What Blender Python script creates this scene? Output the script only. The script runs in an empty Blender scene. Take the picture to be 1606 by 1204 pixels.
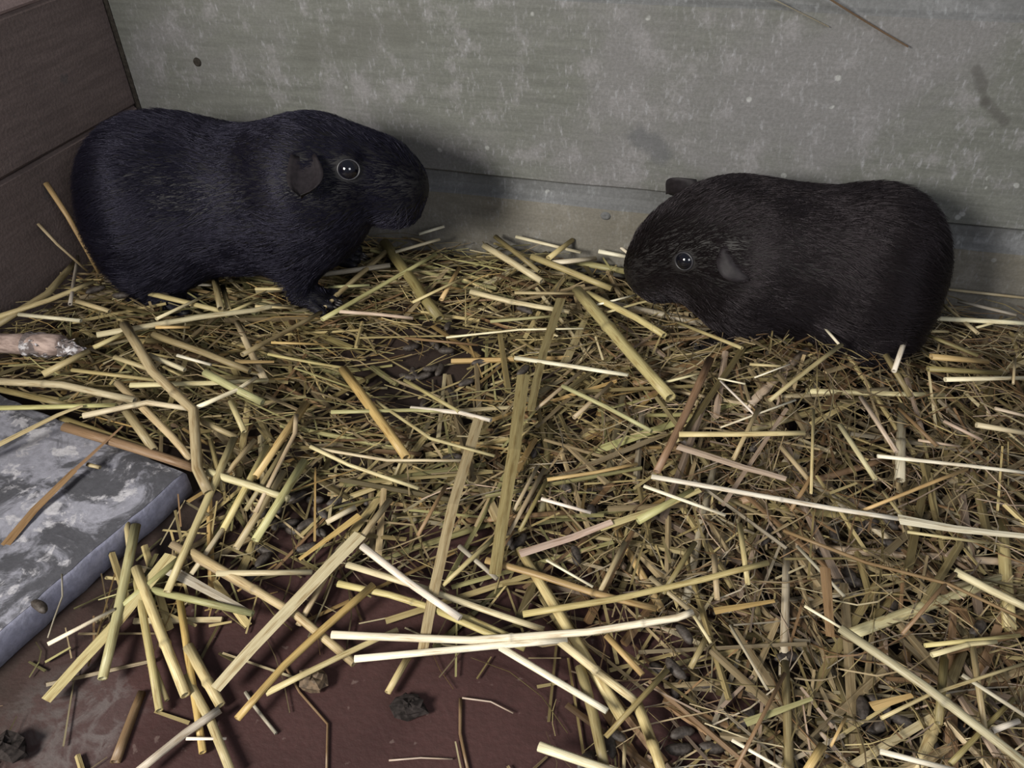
import bpy
import math, random
import numpy as np
# ---- camera solved from the wall joints of the photograph (1606x1204 frame) ----
FPX = 1310.0
CAM = np.array([0.47799, -0.53, 0.32518])
PITCH, YAW, ROLL = math.radians(38.385), math.radians(18.493), math.radians(-2.256)
def cam_axes():
    cy, sy = math.cos(YAW), math.sin(YAW)
    f = np.array([-sy*math.cos(PITCH), cy*math.cos(PITCH), -math.sin(PITCH)])
    r = np.array([cy, sy, 0.0]); u = np.cross(r, f)
    return r*math.cos(ROLL)+u*math.sin(ROLL), -r*math.sin(ROLL)+u*math.cos(ROLL), f
CR, CU, CF = cam_axes()
def ray(x, y): return CF + CR*(x-803.0)/FPX - CU*(y-602.0)/FPX
def at_z(x, y, z):
    d = ray(x, y); return CAM + d*((z-CAM[2])/d[2])
def at_y(x, y, Y):
    d = ray(x, y); return CAM + d*((Y-CAM[1])/d[1])
def at_x(x, y, X):
    d = ray(x, y); return CAM + d*((X-CAM[0])/d[0])
def to_px(P):
    d = np.asarray(P, float)-CAM; z = d@CF
    return np.stack([803+FPX*(d@CR)/z, 602-FPX*(d@CU)/z], -1)
rnd = random.Random(7); rng = np.random.default_rng(7)
sc = bpy.context.scene
V = lambda a: tuple(float(t) for t in a)
# ------------------------------------------------------------------ camera, world, lights, exposure
from mathutils import Matrix, Vector
cam_d = bpy.data.cameras.new('camera'); cam = bpy.data.objects.new('camera', cam_d); sc.collection.objects.link(cam)
cam_d.sensor_fit = 'HORIZONTAL'; cam_d.sensor_width = 36.0; cam_d.lens = FPX/1606.0*36.0
cam_d.clip_start = .01; cam_d.clip_end = 20
cam.matrix_world = Matrix(((CR[0], CU[0], -CF[0], CAM[0]), (CR[1], CU[1], -CF[1], CAM[1]), (CR[2], CU[2], -CF[2], CAM[2]), (0, 0, 0, 1)))
sc.camera = cam
w = bpy.data.worlds.new('dim_shed_daylight'); sc.world = w; w.use_nodes = True
bg = w.node_tree.nodes['Background']; bg.inputs['Color'].default_value = (.78, .86, 1.0, 1); bg.inputs['Strength'].default_value = .16
def area(name, loc, target, size, energy, col):
    L = bpy.data.lights.new(name, 'AREA'); L.size = size; L.energy = energy; L.color = col
    o = bpy.data.objects.new(name, L); sc.collection.objects.link(o); o.location = loc
    o.rotation_euler = (Vector(target)-Vector(loc)).to_track_quat('-Z', 'Y').to_euler(); return o
area('daylight_from_the_open_front', (-.02, -.95, .53), (.40, -.12, .03), .26, 17.5, (1.0, .96, .88))
area('fill_light_from_the_right', (1.05, -.95, .62), (.45, -.15, .03), .40, 4.4, (.97, .97, 1.0))  # added fill, lifts the left wall and the right-hand side
vs = sc.view_settings; vs.view_transform = 'Standard'; vs.look = 'None'; vs.exposure = -0.15; vs.gamma = 1.0; vs.use_curve_mapping = False

# ------------------------------------------------------------------ helpers
def link(o, parent=None):
    sc.collection.objects.link(o)
    if parent is not None: o.parent = parent
    return o
def mesh_obj(name, verts, faces, mat, parent=None, loc=(0,0,0), smooth=True, uv=None, col=None):
    me = bpy.data.meshes.new(name)
    me.from_pydata([V(v) for v in verts], [], [tuple(int(i) for i in f) for f in faces])
    if uv is not None:
        l = me.uv_layers.new(name='UVMap'); li = np.zeros(len(me.loops), int); me.loops.foreach_get('vertex_index', li)
        l.data.foreach_set('uv', np.asarray(uv, np.float32)[li].ravel())
    if col is not None:
        a = me.color_attributes.new('tint', 'FLOAT_COLOR', 'POINT')
        c = np.ones((len(verts), 4), np.float32); c[:, :3] = col; a.data.foreach_set('color', c.ravel())
    if smooth: me.polygons.foreach_set('use_smooth', np.ones(len(me.polygons), bool))
    if mat: me.materials.append(mat)
    me.update()
    o = bpy.data.objects.new(name, me); o.location = V(loc)
    return link(o, parent)
def tag(o, label, cat, group=None):
    o['label'] = label; o['category'] = cat
    if group: o['group'] = group
    return o
def structure(o): o['kind'] = 'structure'; return o
def empty(name, loc, parent=None):
    o = bpy.data.objects.new(name, None); o.empty_display_size = .02; o.location = V(loc); return link(o, parent)
class NT:
    def __init__(s, name):
        s.m = bpy.data.materials.new(name); s.m.use_nodes = True; s.t = s.m.node_tree; s.n = s.t.nodes
        s.b = s.n['Principled BSDF']
    def add(s, typ, **kw):
        n = s.n.new(typ)
        for k, v in kw.items(): setattr(n, k, v)
        return n
    def put(s, sock, v):
        if hasattr(v, 'is_output'): s.t.links.new(v, sock)
        elif isinstance(v, (tuple, list)) and len(v) == 3 and sock.type == 'RGBA': sock.default_value = (*v, 1)
        else: sock.default_value = v
    def noise(s, vec, scale, detail=4, rough=.55, dist=0.0):
        n = s.add('ShaderNodeTexNoise'); s.put(n.inputs['Vector'], vec)
        n.inputs['Scale'].default_value = scale; n.inputs['Detail'].default_value = detail
        n.inputs['Roughness'].default_value = rough; n.inputs['Distortion'].default_value = dist
        return n.outputs['Fac']
    def ramp(s, fac, a, b, lo=0.0, hi=1.0):
        n = s.add('ShaderNodeMapRange', clamp=True); s.put(n.inputs['Value'], fac)
        n.inputs['From Min'].default_value = a; n.inputs['From Max'].default_value = b
        n.inputs['To Min'].default_value = lo; n.inputs['To Max'].default_value = hi
        n.interpolation_type = 'SMOOTHSTEP'; return n.outputs['Result']
    def mix(s, f, a, b, mode='MIX'):
        n = s.add('ShaderNodeMix', data_type='RGBA', blend_type=mode)
        s.put(n.inputs[0], f); s.put(n.inputs[6], a); s.put(n.inputs[7], b); return n.outputs[2]
    def math(s, op, a, b=0.0):
        n = s.add('ShaderNodeMath', operation=op); s.put(n.inputs[0], a); s.put(n.inputs[1], b); return n.outputs[0]
    def coords(s, kind='Object', scale=(1,1,1), rot=(0,0,0)):
        c = s.add('ShaderNodeTexCoord'); m = s.add('ShaderNodeMapping')
        s.t.links.new(c.outputs[kind], m.inputs['Vector']); m.inputs['Scale'].default_value = scale; m.inputs['Rotation'].default_value = rot
        return m.outputs['Vector']
    def bump(s, h, strength=.3, dist=.001):
        n = s.add('ShaderNodeBump'); s.put(n.inputs['Height'], h); n.inputs['Strength'].default_value = strength
        n.inputs['Distance'].default_value = dist; s.t.links.new(n.outputs['Normal'], s.b.inputs['Normal'])
    def done(s, col, rough=.7, spec=.3):
        s.put(s.b.inputs['Base Color'], col); s.put(s.b.inputs['Roughness'], rough); s.b.inputs['Specular IOR Level'].default_value = spec
        return s.m
def plain(name, col, rough=.7, spec=.3, speck=0.0):
    t = NT(name); v = t.coords()
    n = t.noise(v, 400, 3); c = t.mix(t.ramp(n, .35, .65), tuple(x*(1-speck) for x in col), tuple(min(1, x*(1+speck)) for x in col))
    return t.done(c, rough, spec)

# ------------------------------------------------------------------ materials
def back_wood(name, base, blotch, light, amount, stains=()):
    t = NT(name); v = t.coords(); vg = t.coords(scale=(5, 30, 60)); vd = t.coords(scale=(260, 90, 90), rot=(0, .5, 0))
    grain = t.noise(vg, 4, 6, .6)
    big = t.noise(v, 9, 5, .6, .6); mid = t.noise(v, 42, 5, .65); sp = t.noise(vd, 1.6, 3, .6); fine = t.noise(v, 520, 2, .6)
    c = t.mix(t.ramp(grain, .3, .7), tuple(x*.84 for x in base), tuple(x*1.12 for x in base))
    c = t.mix(t.ramp(big, .42, .62, 0, amount), c, blotch)
    c = t.mix(t.math('MULTIPLY', t.ramp(mid, .5, .66), amount*.8), c, tuple(x*1.35 for x in blotch))
    c = t.mix(t.math('MULTIPLY', t.math('MULTIPLY', t.ramp(sp, .52, .72), t.ramp(mid, .38, .56)), amount), c, light)
    vo = t.add('ShaderNodeTexVoronoi'); t.put(vo.inputs['Vector'], v); vo.inputs['Scale'].default_value = 75
    fleck = t.math('MULTIPLY', t.ramp(vo.outputs['Distance'], .10, .17, 1, 0), t.ramp(t.noise(v, 60, 1), .56, .6))
    c = t.mix(t.math('MULTIPLY', fleck, .7*amount), c, (.42, .43, .42))
    c = t.mix(t.ramp(fine, .3, .7, 0, .32), c, tuple(x*.55 for x in base))
    for (a, b, r, col, f) in stains:            # knots and smears that belong to the board itself (board coordinates)
        ob = t.add('ShaderNodeTexCoord').outputs['Object']
        A = Vector(a); B = Vector(b); AB = B-A
        sb = t.add('ShaderNodeVectorMath', operation='SUBTRACT'); t.put(sb.inputs[0], ob); sb.inputs[1].default_value = A
        dt = t.add('ShaderNodeVectorMath', operation='DOT_PRODUCT'); t.t.links.new(sb.outputs[0], dt.inputs[0]); dt.inputs[1].default_value = AB/max(AB.length_squared, 1e-9)
        cl = t.ramp(dt.outputs['Value'], 0, 1)
        scv = t.add('ShaderNodeVectorMath', operation='SCALE'); scv.inputs[0].default_value = AB; t.put(scv.inputs['Scale'], cl)
        df = t.add('ShaderNodeVectorMath', operation='SUBTRACT'); t.t.links.new(sb.outputs[0], df.inputs[0]); t.t.links.new(scv.outputs[0], df.inputs[1])
        ln = t.add('ShaderNodeVectorMath', operation='LENGTH'); t.t.links.new(df.outputs[0], ln.inputs[0])
        dd = t.math('ADD', ln.outputs['Value'], t.math('MULTIPLY', t.math('SUBTRACT', mid, .5), r*2.4))
        c = t.mix(t.ramp(dd, r*.3, r, f, 0), c, col)
    t.bump(t.math('ADD', grain, t.math('MULTIPLY', fine, .5)), .35, .0012)
    return t.done(c, .78, .25)
def xz(px, py): p = at_y(px, py, 0); return (p[0], 0.0, p[2])
M_back = back_wood('grey_green_weathered_board', (.124, .127, .115), (.164, .158, .164), (.265, .265, .28), .75,
    stains=[(xz(1000, 215), xz(1035, 240), .011, (.070, .073, .080), .55), (xz(1532, 112), xz(1545, 160), .004, (.06, .057, .053), .6),
            (xz(1545, 160), xz(1575, 190), .004, (.06, .057, .053), .6), (xz(640, 30), xz(500, 75), .02, (.085, .085, .075), .5)])
M_back_low = back_wood('brownish_weathered_board', (.150, .138, .112), (.180, .170, .152), (.28, .28, .28), .55)
M_cove = back_wood('blue_grey_rebate', (.112, .114, .114), (.15, .152, .158), (.24, .25, .26), .6)
def side_wood(name, base):
    t = NT(name); v = t.coords(); vg = t.coords(scale=(30, 5, 60)); grain = t.noise(vg, 4, 6, .6); b = t.noise(v, 18, 5, .6); f = t.noise(v, 480, 2)
    c = t.mix(t.ramp(grain, .3, .7), tuple(x*.85 for x in base), tuple(x*1.15 for x in base))
    c = t.mix(t.ramp(b, .45, .7, 0, .5), c, tuple(x*.72 for x in base))
    c = t.mix(t.ramp(t.noise(v, 60, 4), .64, .70, 0, .5), c, (.12, .115, .115))
    c = t.mix(t.ramp(f, .35, .65, 0, .3), c, tuple(x*.5 for x in base))
    t.bump(t.math('ADD', grain, f), .3, .001); return t.done(c, .8, .2)
M_side = side_wood('red_brown_stained_board', (.190, .145, .134)); M_side_pale = side_wood('pale_pinkish_board', (.48, .36, .34))
M_knot_gap_shade = plain('dark_knot_and_gap_shade', (.03, .026, .022), .9, .1, .3)  # dark colour of the knot, also the shade painted in the corner gap
def floor_mat():
    t = NT('dark_red_floor'); v = t.coords(); a = t.noise(v, 16, 5, .6); f = t.noise(v, 340, 3, .6); g = t.noise(v, 70, 5, .65, .8)
    c = t.mix(t.ramp(a, .35, .65), (.041, .0180, .0172), (.056, .0255, .0240))
    c = t.mix(t.ramp(f, .3, .7, 0, .4), c, (.035, .018, .016))
    c = t.mix(t.ramp(t.noise(v, 150, 3), .66, .72, 0, .5), c, (.14, .10, .09))
    ob = t.add('ShaderNodeTexCoord').outputs['Object']; p = at_z(95, 1135, 0)            # chalky scuff on the floor
    sb = t.add('ShaderNodeVectorMath', operation='DISTANCE'); t.put(sb.inputs[0], ob); sb.inputs[1].default_value = V(p)
    d = t.math('ADD', sb.outputs['Value'], t.math('MULTIPLY', t.math('SUBTRACT', g, .5), .05))
    ring = t.math('MULTIPLY', t.ramp(d, .026, .034, 1, 0), t.ramp(g, .42, .6, .15, .75))
    c = t.mix(ring, c, (.13, .112, .11))
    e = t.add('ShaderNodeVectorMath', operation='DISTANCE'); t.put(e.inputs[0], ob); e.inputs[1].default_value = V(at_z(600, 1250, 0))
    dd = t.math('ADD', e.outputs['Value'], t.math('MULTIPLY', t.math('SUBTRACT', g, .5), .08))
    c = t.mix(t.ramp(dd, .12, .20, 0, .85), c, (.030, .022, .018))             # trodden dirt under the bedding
    t.bump(t.math('ADD', f, a), .35, .001); return t.done(c, .62, .3)
M_floor = floor_mat()
def slab_mat(top):
    t = NT('lichen_mottled_slab_top' if top else 'smooth_blue_grey_slab_side'); v = t.coords(); f = t.noise(v, 300, 4, .6)
    if top:
        a = t.noise(v, 30, 8, .68, .7); b = t.noise(v, 75, 6, .66, .4)
        c = t.mix(t.ramp(a, .44, .56), (.060, .060, .069), (.27, .27, .315))
        c = t.mix(t.math('MULTIPLY', t.ramp(b, .54, .62), t.ramp(a, .40, .5)), c, (.45, .44, .47))
        c = t.mix(t.ramp(t.noise(v, 17, 4, .6, 1.2), .58, .66, 0, .7), c, (.050, .048, .053))
        h = t.math('ADD', a, t.math('MULTIPLY', f, .5)); s = .5
    else:
        c = t.mix(t.ramp(t.noise(v, 30, 5, .6), .35, .65), (.30, .305, .41), (.37, .375, .48)); h = f; s = .25
    c = t.mix(t.ramp(f, .35, .65, 0, .3), c, (.10, .10, .115))
    t.bump(h, s, .0012); return t.done(c, .82, .25)
M_slab, M_slab_side = slab_mat(True), slab_mat(False)
def straw_mat():
    t = NT('dry_straw'); at = t.add('ShaderNodeAttribute', attribute_name='tint'); 
    uv = t.add('ShaderNodeUVMap', uv_map='UVMap'); mp = t.add('ShaderNodeMapping'); t.t.links.new(uv.outputs[0], mp.inputs['Vector']); mp.inputs['Scale'].default_value = (2600, 45, 1)
    fib = t.noise(mp.outputs[0], 1.0, 3, .6); mp2 = t.add('ShaderNodeMapping'); t.t.links.new(uv.outputs[0], mp2.inputs['Vector']); mp2.inputs['Scale'].default_value = (250, 38, 1)
    blot = t.noise(mp2.outputs[0], 1.0, 4, .6)
    c = t.mix(t.ramp(fib, .3, .7, 0, .7), at.outputs['Color'], (.55, .48, .38), 'MULTIPLY')
    c = t.mix(t.ramp(blot, .46, .66, 0, .75), c, (.50, .40, .28), 'MULTIPLY')
    t.bump(fib, .3, .0004); return t.done(c, .48, .38)
M_straw = straw_mat()
M_drop = NT('dried_dropping'); _v = M_drop.coords(); _n = M_drop.noise(_v, 500, 4)
M_drop.bump(_n, .6, .0006); M_drop = M_drop.done(M_drop.mix(M_drop.ramp(_n, .35, .65), (.028, .022, .018), (.060, .049, .042)), .6, .35)
def fur_mat(name, root, tip, spec):
    t = NT(name)
    h = t.add('ShaderNodeHairInfo'); r = t.math('MULTIPLY', h.outputs['Random'], .5)
    c = t.mix(h.outputs['Intercept'], root, tip); c = t.mix(r, c, tuple(x*.5 for x in tip))
    t.b.inputs['Specular Tint'].default_value = (*spec, 1)
    return t.done(c, .36, .30)
M_fur_b = fur_mat('black_fur', (.0030, .0029, .0050), (.0068, .0062, .0125), (.72, .70, 1.0)); M_fur_d = fur_mat('dark_brown_black_fur', (.0040, .0030, .0032), (.0088, .0066, .0072), (.92, .82, .92))  # bluish tips and specular tint put the sky sheen into the coat colour
M_skin_b = plain('black_skin', (.005, .0045, .0055), .6, .3, .2); M_skin_d = plain('dark_brown_skin', (.007, .0055, .0055), .6, .3, .2)
M_ear = plain('dark_ear_skin', (.013, .0105, .0125), .6, .22, .2); M_rim = plain('grey_eyelid', (.026, .025, .029), .4, .5, .1)
M_eye = plain('glossy_black_eye', (.004, .004, .007), .04, .8); M_claw = plain('dark_claw', (.03, .026, .026), .4, .5)
M_bark = NT('peeled_pinkish_wood'); _v = M_bark.coords(scale=(40, 160, 160)); _n = M_bark.noise(_v, 2, 5, .6)
M_bark.bump(_n, .6, .001); M_bark = M_bark.done(M_bark.mix(M_bark.ramp(_n, .35, .65), (.20, .145, .125), (.42, .32, .28)), .75, .3)
M_bark_tip = NT('chewed_grey_wood'); _v = M_bark_tip.coords(); _n = M_bark_tip.noise(_v, 210, 4, .6)
M_bark_tip.bump(_n, .8, .0015); M_bark_tip = M_bark_tip.done(M_bark_tip.mix(M_bark_tip.ramp(_n, .48, .62), (.13, .105, .10), (.55, .53, .55)), .75, .3)
M_leaf = plain('dry_brown_leaf', (.10, .07, .045), .7, .25, .4); M_dirt = plain('black_dirt', (.022, .018, .017), .9, .1, .5)

# ------------------------------------------------------------------ setting: floor and board walls
def box(name, lo, hi, mat, parent=None, bevel=.0):
    x0, y0, z0 = lo; x1, y1, z1 = hi; b = bevel
    prof = [(y0, z0), (y1, z0), (y1, z1), (y0, z1)]
    v = [(x, y, z) for x in (x0, x1) for y, z in prof]
    f = [(0,1,2,3), (7,6,5,4)]+[(i+4, (i+1) % 4+4, (i+1) % 4, i) for i in range(4)]
    return mesh_obj(name, v, f, mat, parent, smooth=False)
def extrude(name, prof, a, b, axis, mat, parent=None, segs=40, wob=0.0, seed=0):
    """a board with the cross-section prof (depth, z), run along x or y with a slightly uneven face"""
    n = len(prof); vs_, fs = [], []; r = random.Random(seed); ph = [r.uniform(0, 6) for _ in range(3)]
    for i in range(segs+1):
        s = a+(b-a)*i/segs
        for d, z in prof:
            e = wob*(math.sin(s*19+ph[0])+.6*math.sin(s*47+ph[1]+z*30)+.4*math.sin(s*83+ph[2]))
            vs_.append((s, d+e*.4, z+e*.5) if axis == 'x' else (d+e*.4, s, z+e*.5))
    for i in range(segs):
        for j in range(n):
            q = (i*n+j, i*n+(j+1) % n, (i+1)*n+(j+1) % n, (i+1)*n+j)
            fs.append(q if axis == 'x' else q[::-1])
    e0 = tuple(range(n))[::-1]; e1 = tuple(range(segs*n, segs*n+n))
    fs += [e0, e1] if axis == 'x' else [e0[::-1], e1[::-1]]
    o = mesh_obj(name, vs_, fs, mat, parent, smooth=False)
    return o
fl = structure(box('floor', (-.03, -1.0, -.018), (1.05, .03, 0.0), M_floor))
wb = structure(empty('wall_back', (0, 0, 0)))
X0, X1, TH = .0045, .95, .020
# tongue-and-cove cladding: each board has a plain face and a hollow along its top edge under the next board
def clad(z0, zc, z1, mat, seed):
    prof = [(0, z0+.0012), (-.0000, zc-.0012), (.0008, zc), (.0030, zc+.0020), (.0048, zc+.006), (.0055, z1+.003), (TH, z1+.003), (TH, z0), (.0012, z0)]
    p = extrude('plank', prof, X0, X1, 'x', mat, wb, 48, .0006, seed)
    p.data.materials.append(M_cove)
    n = len(prof)
    for f in p.data.polygons:
        if len(f.vertices) == 4:
            j = min(v % n for v in f.vertices)
            js = sorted(set(v % n for v in f.vertices))
            if js in ([1,2], [2,3], [3,4], [4,5]): f.material_index = 1
    return p
p_low = clad(0.0, .0553, .0708, M_back_low, 1); p_main = clad(.0708, .1915, .2070, M_back, 2); p_up = clad(.2070, .330, .345, M_back, 3)
def lathe_disc(name, c, r, mat, parent, depth=.0015, squash=1.0):
    prof = [(r, 0), (r*.9, -depth*.7), (r*.5, -depth), (0.0001, -depth*.6)]; n = 14
    v = [(c[0]+q*math.cos(2*math.pi*i/n)*squash, c[1]+d, c[2]+q*math.sin(2*math.pi*i/n)) for q, d in prof for i in range(n)]
    f = [(k*n+i, k*n+(i+1) % n, (k+1)*n+(i+1) % n, (k+1)*n+i) for k in range(3) for i in range(n)]
    return mesh_obj(name, v, f, mat, parent)
k = lathe_disc('knot', at_y(310, 97, .0004), .0034, M_knot_gap_shade, p_main); k['label'] = 'small dark knot in the board'
k = lathe_disc('knot', at_y(950, 338, .0004), .0032, M_cove, p_low, squash=1.2); k['label'] = 'small dented knot in the low board'
# left wall: red-brown boards, closer joints, standing 4 mm short of the back boards
wl = structure(empty('wall_left', (0, 0, 0)))
def side(z0, z1, mat, seed):
    prof = [(-.0022, z0+.0002), (0, z0+.0024), (0, z1-.0024), (-.0022, z1-.0002), (-.018, z1-.0002), (-.018, z0+.0002)]
    return extrude('plank', prof, -.95, -.0005, 'y', mat, wl, 40, .0005, seed)
side(0.0, .0990, M_side, 4); side(.0990, .1890, M_side, 5); side(.1890, .345, M_side_pale, 6)['label'] = 'paler pinkish board'
structure(box('gap_shade_1', (-.018, .0004, 0), (.0035, .022, .345), M_knot_gap_shade))  # added dark strip: shade of the open corner gap painted as colour

# ------------------------------------------------------------------ height of the litter above the floor
def gp(x, y, z=.01): return at_z(x, y, z)[:2]
MOUNDS = [(gp(1290, 640), .023, .055), (gp(1180, 560), .008, .05), (gp(190, 580), .020, .075), (gp(60, 480), .012, .05), (gp(800, 430), .008, .05), (gp(1550, 560), .010, .07),
          (gp(330, 700), .006, .05), (gp(1350, 900), .005, .10), (gp(850, 760), .004, .08)]
HOLLOWS = [(gp(640, 1140), .9, .062), (gp(350, 1120), .75, .055), (gp(660, 565), .86, .040), (gp(100, 1100), .9, .05), (gp(880, 1150), .8, .05), (gp(470, 1150), .8, .05), (gp(430, 820), .35, .03), (gp(1380, 700), .3, .02)]
def litter(x, y):
    h = .009+sum(a*math.exp(-((x-c[0])**2+(y-c[1])**2)/(2*s*s)) for c, a, s in MOUNDS)
    h += .006*math.exp(-abs(y)/.03)
    d = 1.0
    for c, a, s in HOLLOWS: d *= 1-a*math.exp(-((x-c[0])**2+(y-c[1])**2)/(2*s*s))
    return h*d+.0015, d
def on_litter(px, py, lift):
    z = .015
    for _ in range(4):
        p = at_z(px, py, z); z = litter(p[0], p[1])[0]+lift
    return at_z(px, py, z)

# ------------------------------------------------------------------ stone slab lying at the left
ZT = .0175
sA, sB, sC = at_z(287, 738, ZT), at_z(0, 985, ZT), at_z(0, 641, ZT)
e1 = (sB-sA)/np.linalg.norm(sB-sA); e2 = np.array([e1[1], -e1[0], 0])
if e2@(sC-sA) < 0: e2 = -e2
def slab():
    L1, L2 = .190, .195; nx, ny = 26, 26; r = random.Random(3)
    org = np.array([sA[0], sA[1], 0])
    v, f = [], []
    for i in range(nx+1):
        for j in range(ny+1):
            a, b = L1*i/nx, L2*j/ny
            p = org+e1*a+e2*b
            ed = min(i, nx-i, j, ny-j) == 0
            bump = .0009*math.sin(a*70+1)*math.sin(b*55)+.0006*r.uniform(-1, 1)
            p = p+(e1*r.uniform(-.0006, .0006)+e2*r.uniform(-.0006, .0006))
            v.append((p[0], p[1], ZT-(.0012 if ed else 0)+(0 if ed else bump)))
    I = lambda i, j: i*(ny+1)+j
    f = [(I(i, j), I(i+1, j), I(i+1, j+1), I(i, j+1)) for i in range(nx) for j in range(ny)]
    if np.cross(e1, e2)[2] < 0: f = [q[::-1] for q in f]
    rim = [I(i, 0) for i in range(nx)]+[I(nx, j) for j in range(ny)]+[I(i, ny) for i in range(nx, 0, -1)]+[I(0, j) for j in range(ny, 0, -1)]
    root = tag(empty('stone_slab', org), 'grey mottled stone slab with smooth bluish sides lying at the left', 'slab')
    top = mesh_obj('top_face', [np.array(q)-org for q in v], f, M_slab, root)
    n = len(rim); vs2, fs2 = [], []
    lev = [(-.0002, 0.0), (-.0014, .0010), (-.008, .0012), (-.0160, .0010)]
    cen = org+e1*L1/2+e2*L2/2
    for dz, out in lev:
        for q in rim:
            p = np.array(v[q]); o = (p-cen)*np.array([1, 1, 0]); o /= np.linalg.norm(o)
            p = p+o*out; p[2] = max(.0002, p[2]+dz); vs2.append(p-org)
    for l in range(len(lev)-1):
        for i in range(n):
            fs2.append((l*n+i, l*n+(i+1) % n, (l+1)*n+(i+1) % n, (l+1)*n+i))
    fs2.append(tuple((len(lev)-1)*n+i for i in range(n)))
    if np.cross(e1, e2)[2] > 0: fs2 = [q[::-1] for q in fs2]
    mesh_obj('side_face', vs2, fs2, M_slab_side, root)['label'] = 'smooth bluish grey edge of the slab'
slab()
# ---- implicit bodies: smooth-blended ellipsoids and tapered limbs, polygonised with surface nets ----
def rot_m(rx=0, ry=0, rz=0):
    cx, sx, cy, sy, cz, sz = [f(math.radians(a)) for a in (rx, ry, rz) for f in (math.cos, math.sin)]
    X = np.array([[1,0,0],[0,cx,-sx],[0,sx,cx]]); Y = np.array([[cy,0,sy],[0,1,0],[-sy,0,cy]]); Z = np.array([[cz,-sz,0],[sz,cz,0],[0,0,1]])
    return Z@Y@X
def sd_ell(P, c, r, M=None):
    d = P-np.array(c)
    if M is not None: d = d@M
    r = np.array(r)
    k0 = np.linalg.norm(d/r, axis=-1); k1 = np.linalg.norm(d/(r*r), axis=-1)
    return k0*(k0-1.0)/np.maximum(k1, 1e-9)
def sd_cone(P, a, b, ra, rb):
    a = np.array(a); b = np.array(b); ab = b-a
    t = np.clip(((P-a)@ab)/max(ab@ab, 1e-12), 0, 1)
    return np.linalg.norm(P-a-t[..., None]*ab, axis=-1)-(ra+(rb-ra)*t)
def smin(a, b, k):
    h = np.maximum(k-np.abs(a-b), 0)/k
    return np.minimum(a, b)-h*h*k*0.25
def surface_nets(F, lo, hi, h):
    xs = [np.arange(l, u+h, h) for l, u in zip(lo, hi)]
    G = np.stack(np.meshgrid(*xs, indexing='ij'), -1)
    V = F(G)
    n = V.shape; ins = V < 0
    off = [(i, j, k) for i in (0,1) for j in (0,1) for k in (0,1)]
    sl = lambda o: tuple(slice(a, a+m-1) for a, m in zip(o, n))
    cnt = sum(ins[sl(o)].astype(int) for o in off)
    act = (cnt > 0) & (cnt < 8)
    idx = -np.ones(act.shape, int); idx[act] = np.arange(act.sum())
    base = np.stack(np.nonzero(act), -1)
    acc = np.zeros((len(base), 3)); num = np.zeros(len(base))
    for a in range(8):
        for b in range(a+1, 8):
            oa, ob = np.array(off[a]), np.array(off[b])
            if np.abs(oa-ob).sum() != 1: continue
            va = V[tuple((base+oa).T)]; vb = V[tuple((base+ob).T)]
            m = (va < 0) != (vb < 0)
            t = va/(np.where(m, va-vb, 1))
            acc += np.where(m[:, None], oa+t[:, None]*(ob-oa), 0); num += m
    verts = np.array(lo)+h*(base+acc/num[:, None])
    quads = []
    for ax in range(3):
        s0 = [slice(1, m-1) for m in n]; s1 = list(s0)
        s0[ax] = slice(0, n[ax]-1); s1[ax] = slice(1, n[ax])
        A, B = ins[tuple(s0)], ins[tuple(s1)]
        u, v = (ax+1) % 3, (ax+2) % 3
        for flag, flip in ((A & ~B, False), (~A & B, True)):
            p = np.stack(np.nonzero(flag), -1)
            for q in (u, v): p[:, q] += 1
            if len(p) == 0: continue
            eu = np.zeros(3, int); eu[u] = 1; ev = np.zeros(3, int); ev[v] = 1
            q4 = np.stack([idx[tuple((p-eu-ev).T)], idx[tuple((p-ev).T)], idx[tuple(p.T)], idx[tuple((p-eu).T)]], -1)
            quads.append(q4[:, ::-1] if flip else q4)
    return verts, np.concatenate(quads)
def blend(P, prims, carve=()):
    d = None
    for q in prims:
        k = q[-1]
        e = sd_ell(P, q[1], q[2], q[3]) if q[0] == 'e' else sd_cone(P, q[1], q[2], q[3], q[4])
        d = e if d is None else smin(d, e, k)
    for q in carve:
        e = sd_ell(P, q[1], q[2], q[3]) if q[0] == 'e' else sd_cone(P, q[1], q[2], q[3], q[4])
        d = -smin(-d, e, q[-1])
    return d
# ---- the two animals, in their own frames: x towards the nose, y to their left, z up from the feet ----
def head_prims(o, M, s=1.0, k=.012):
    T = lambda p: tuple(np.array(o)+s*(M@np.array(p)))
    E = lambda c, r, kk=k, m=None: ('e', T(c), tuple(s*np.array(r)), M if m is None else M@m, kk)
    L = [E((0,0,0), (.040,.033,.034), .022),                       # cranium
         E((.030,0,.001), (.036,.025,.028)),                        # bridge
         E((.049,0,-.008), (.023,.0195,.0215)),                     # muzzle
         E((.060,0,-.007), (.0115,.0130,.0130), .010),              # nose pad
         E((.050,0,-.024), (.017,.0125,.009), .008)]                # chin
    for y in (1, -1):
        L += [E((-.002,.017*y,-.013), (.032,.021,.025), .014),      # cheek
              E((.053,.0085*y,-.015), (.0135,.0095,.0095), .006),   # whisker pad
              E((.022,.0225*y,.012), (.011,.0055,.0085), .006)]     # brow
    C = []
    for y in (1, -1):
        C += [('c', T((.0698,.0030*y,-.0050)), T((.0663,.0068*y,-.0030)), .0015*s, .0012*s, .002),     # nostril
              ('c', T((.0702,0,-.0105)), T((.0645,.011*y,-.0195)), .0007*s, .0007*s, .002)]             # lip line
    eyes = [(T((.0245,.0262*y,.0105)), y) for y in (1, -1)]
    ears = [(T((-.003,.0285*y,.017)), y) for y in (1, -1)]
    return L, C, eyes, ears
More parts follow.
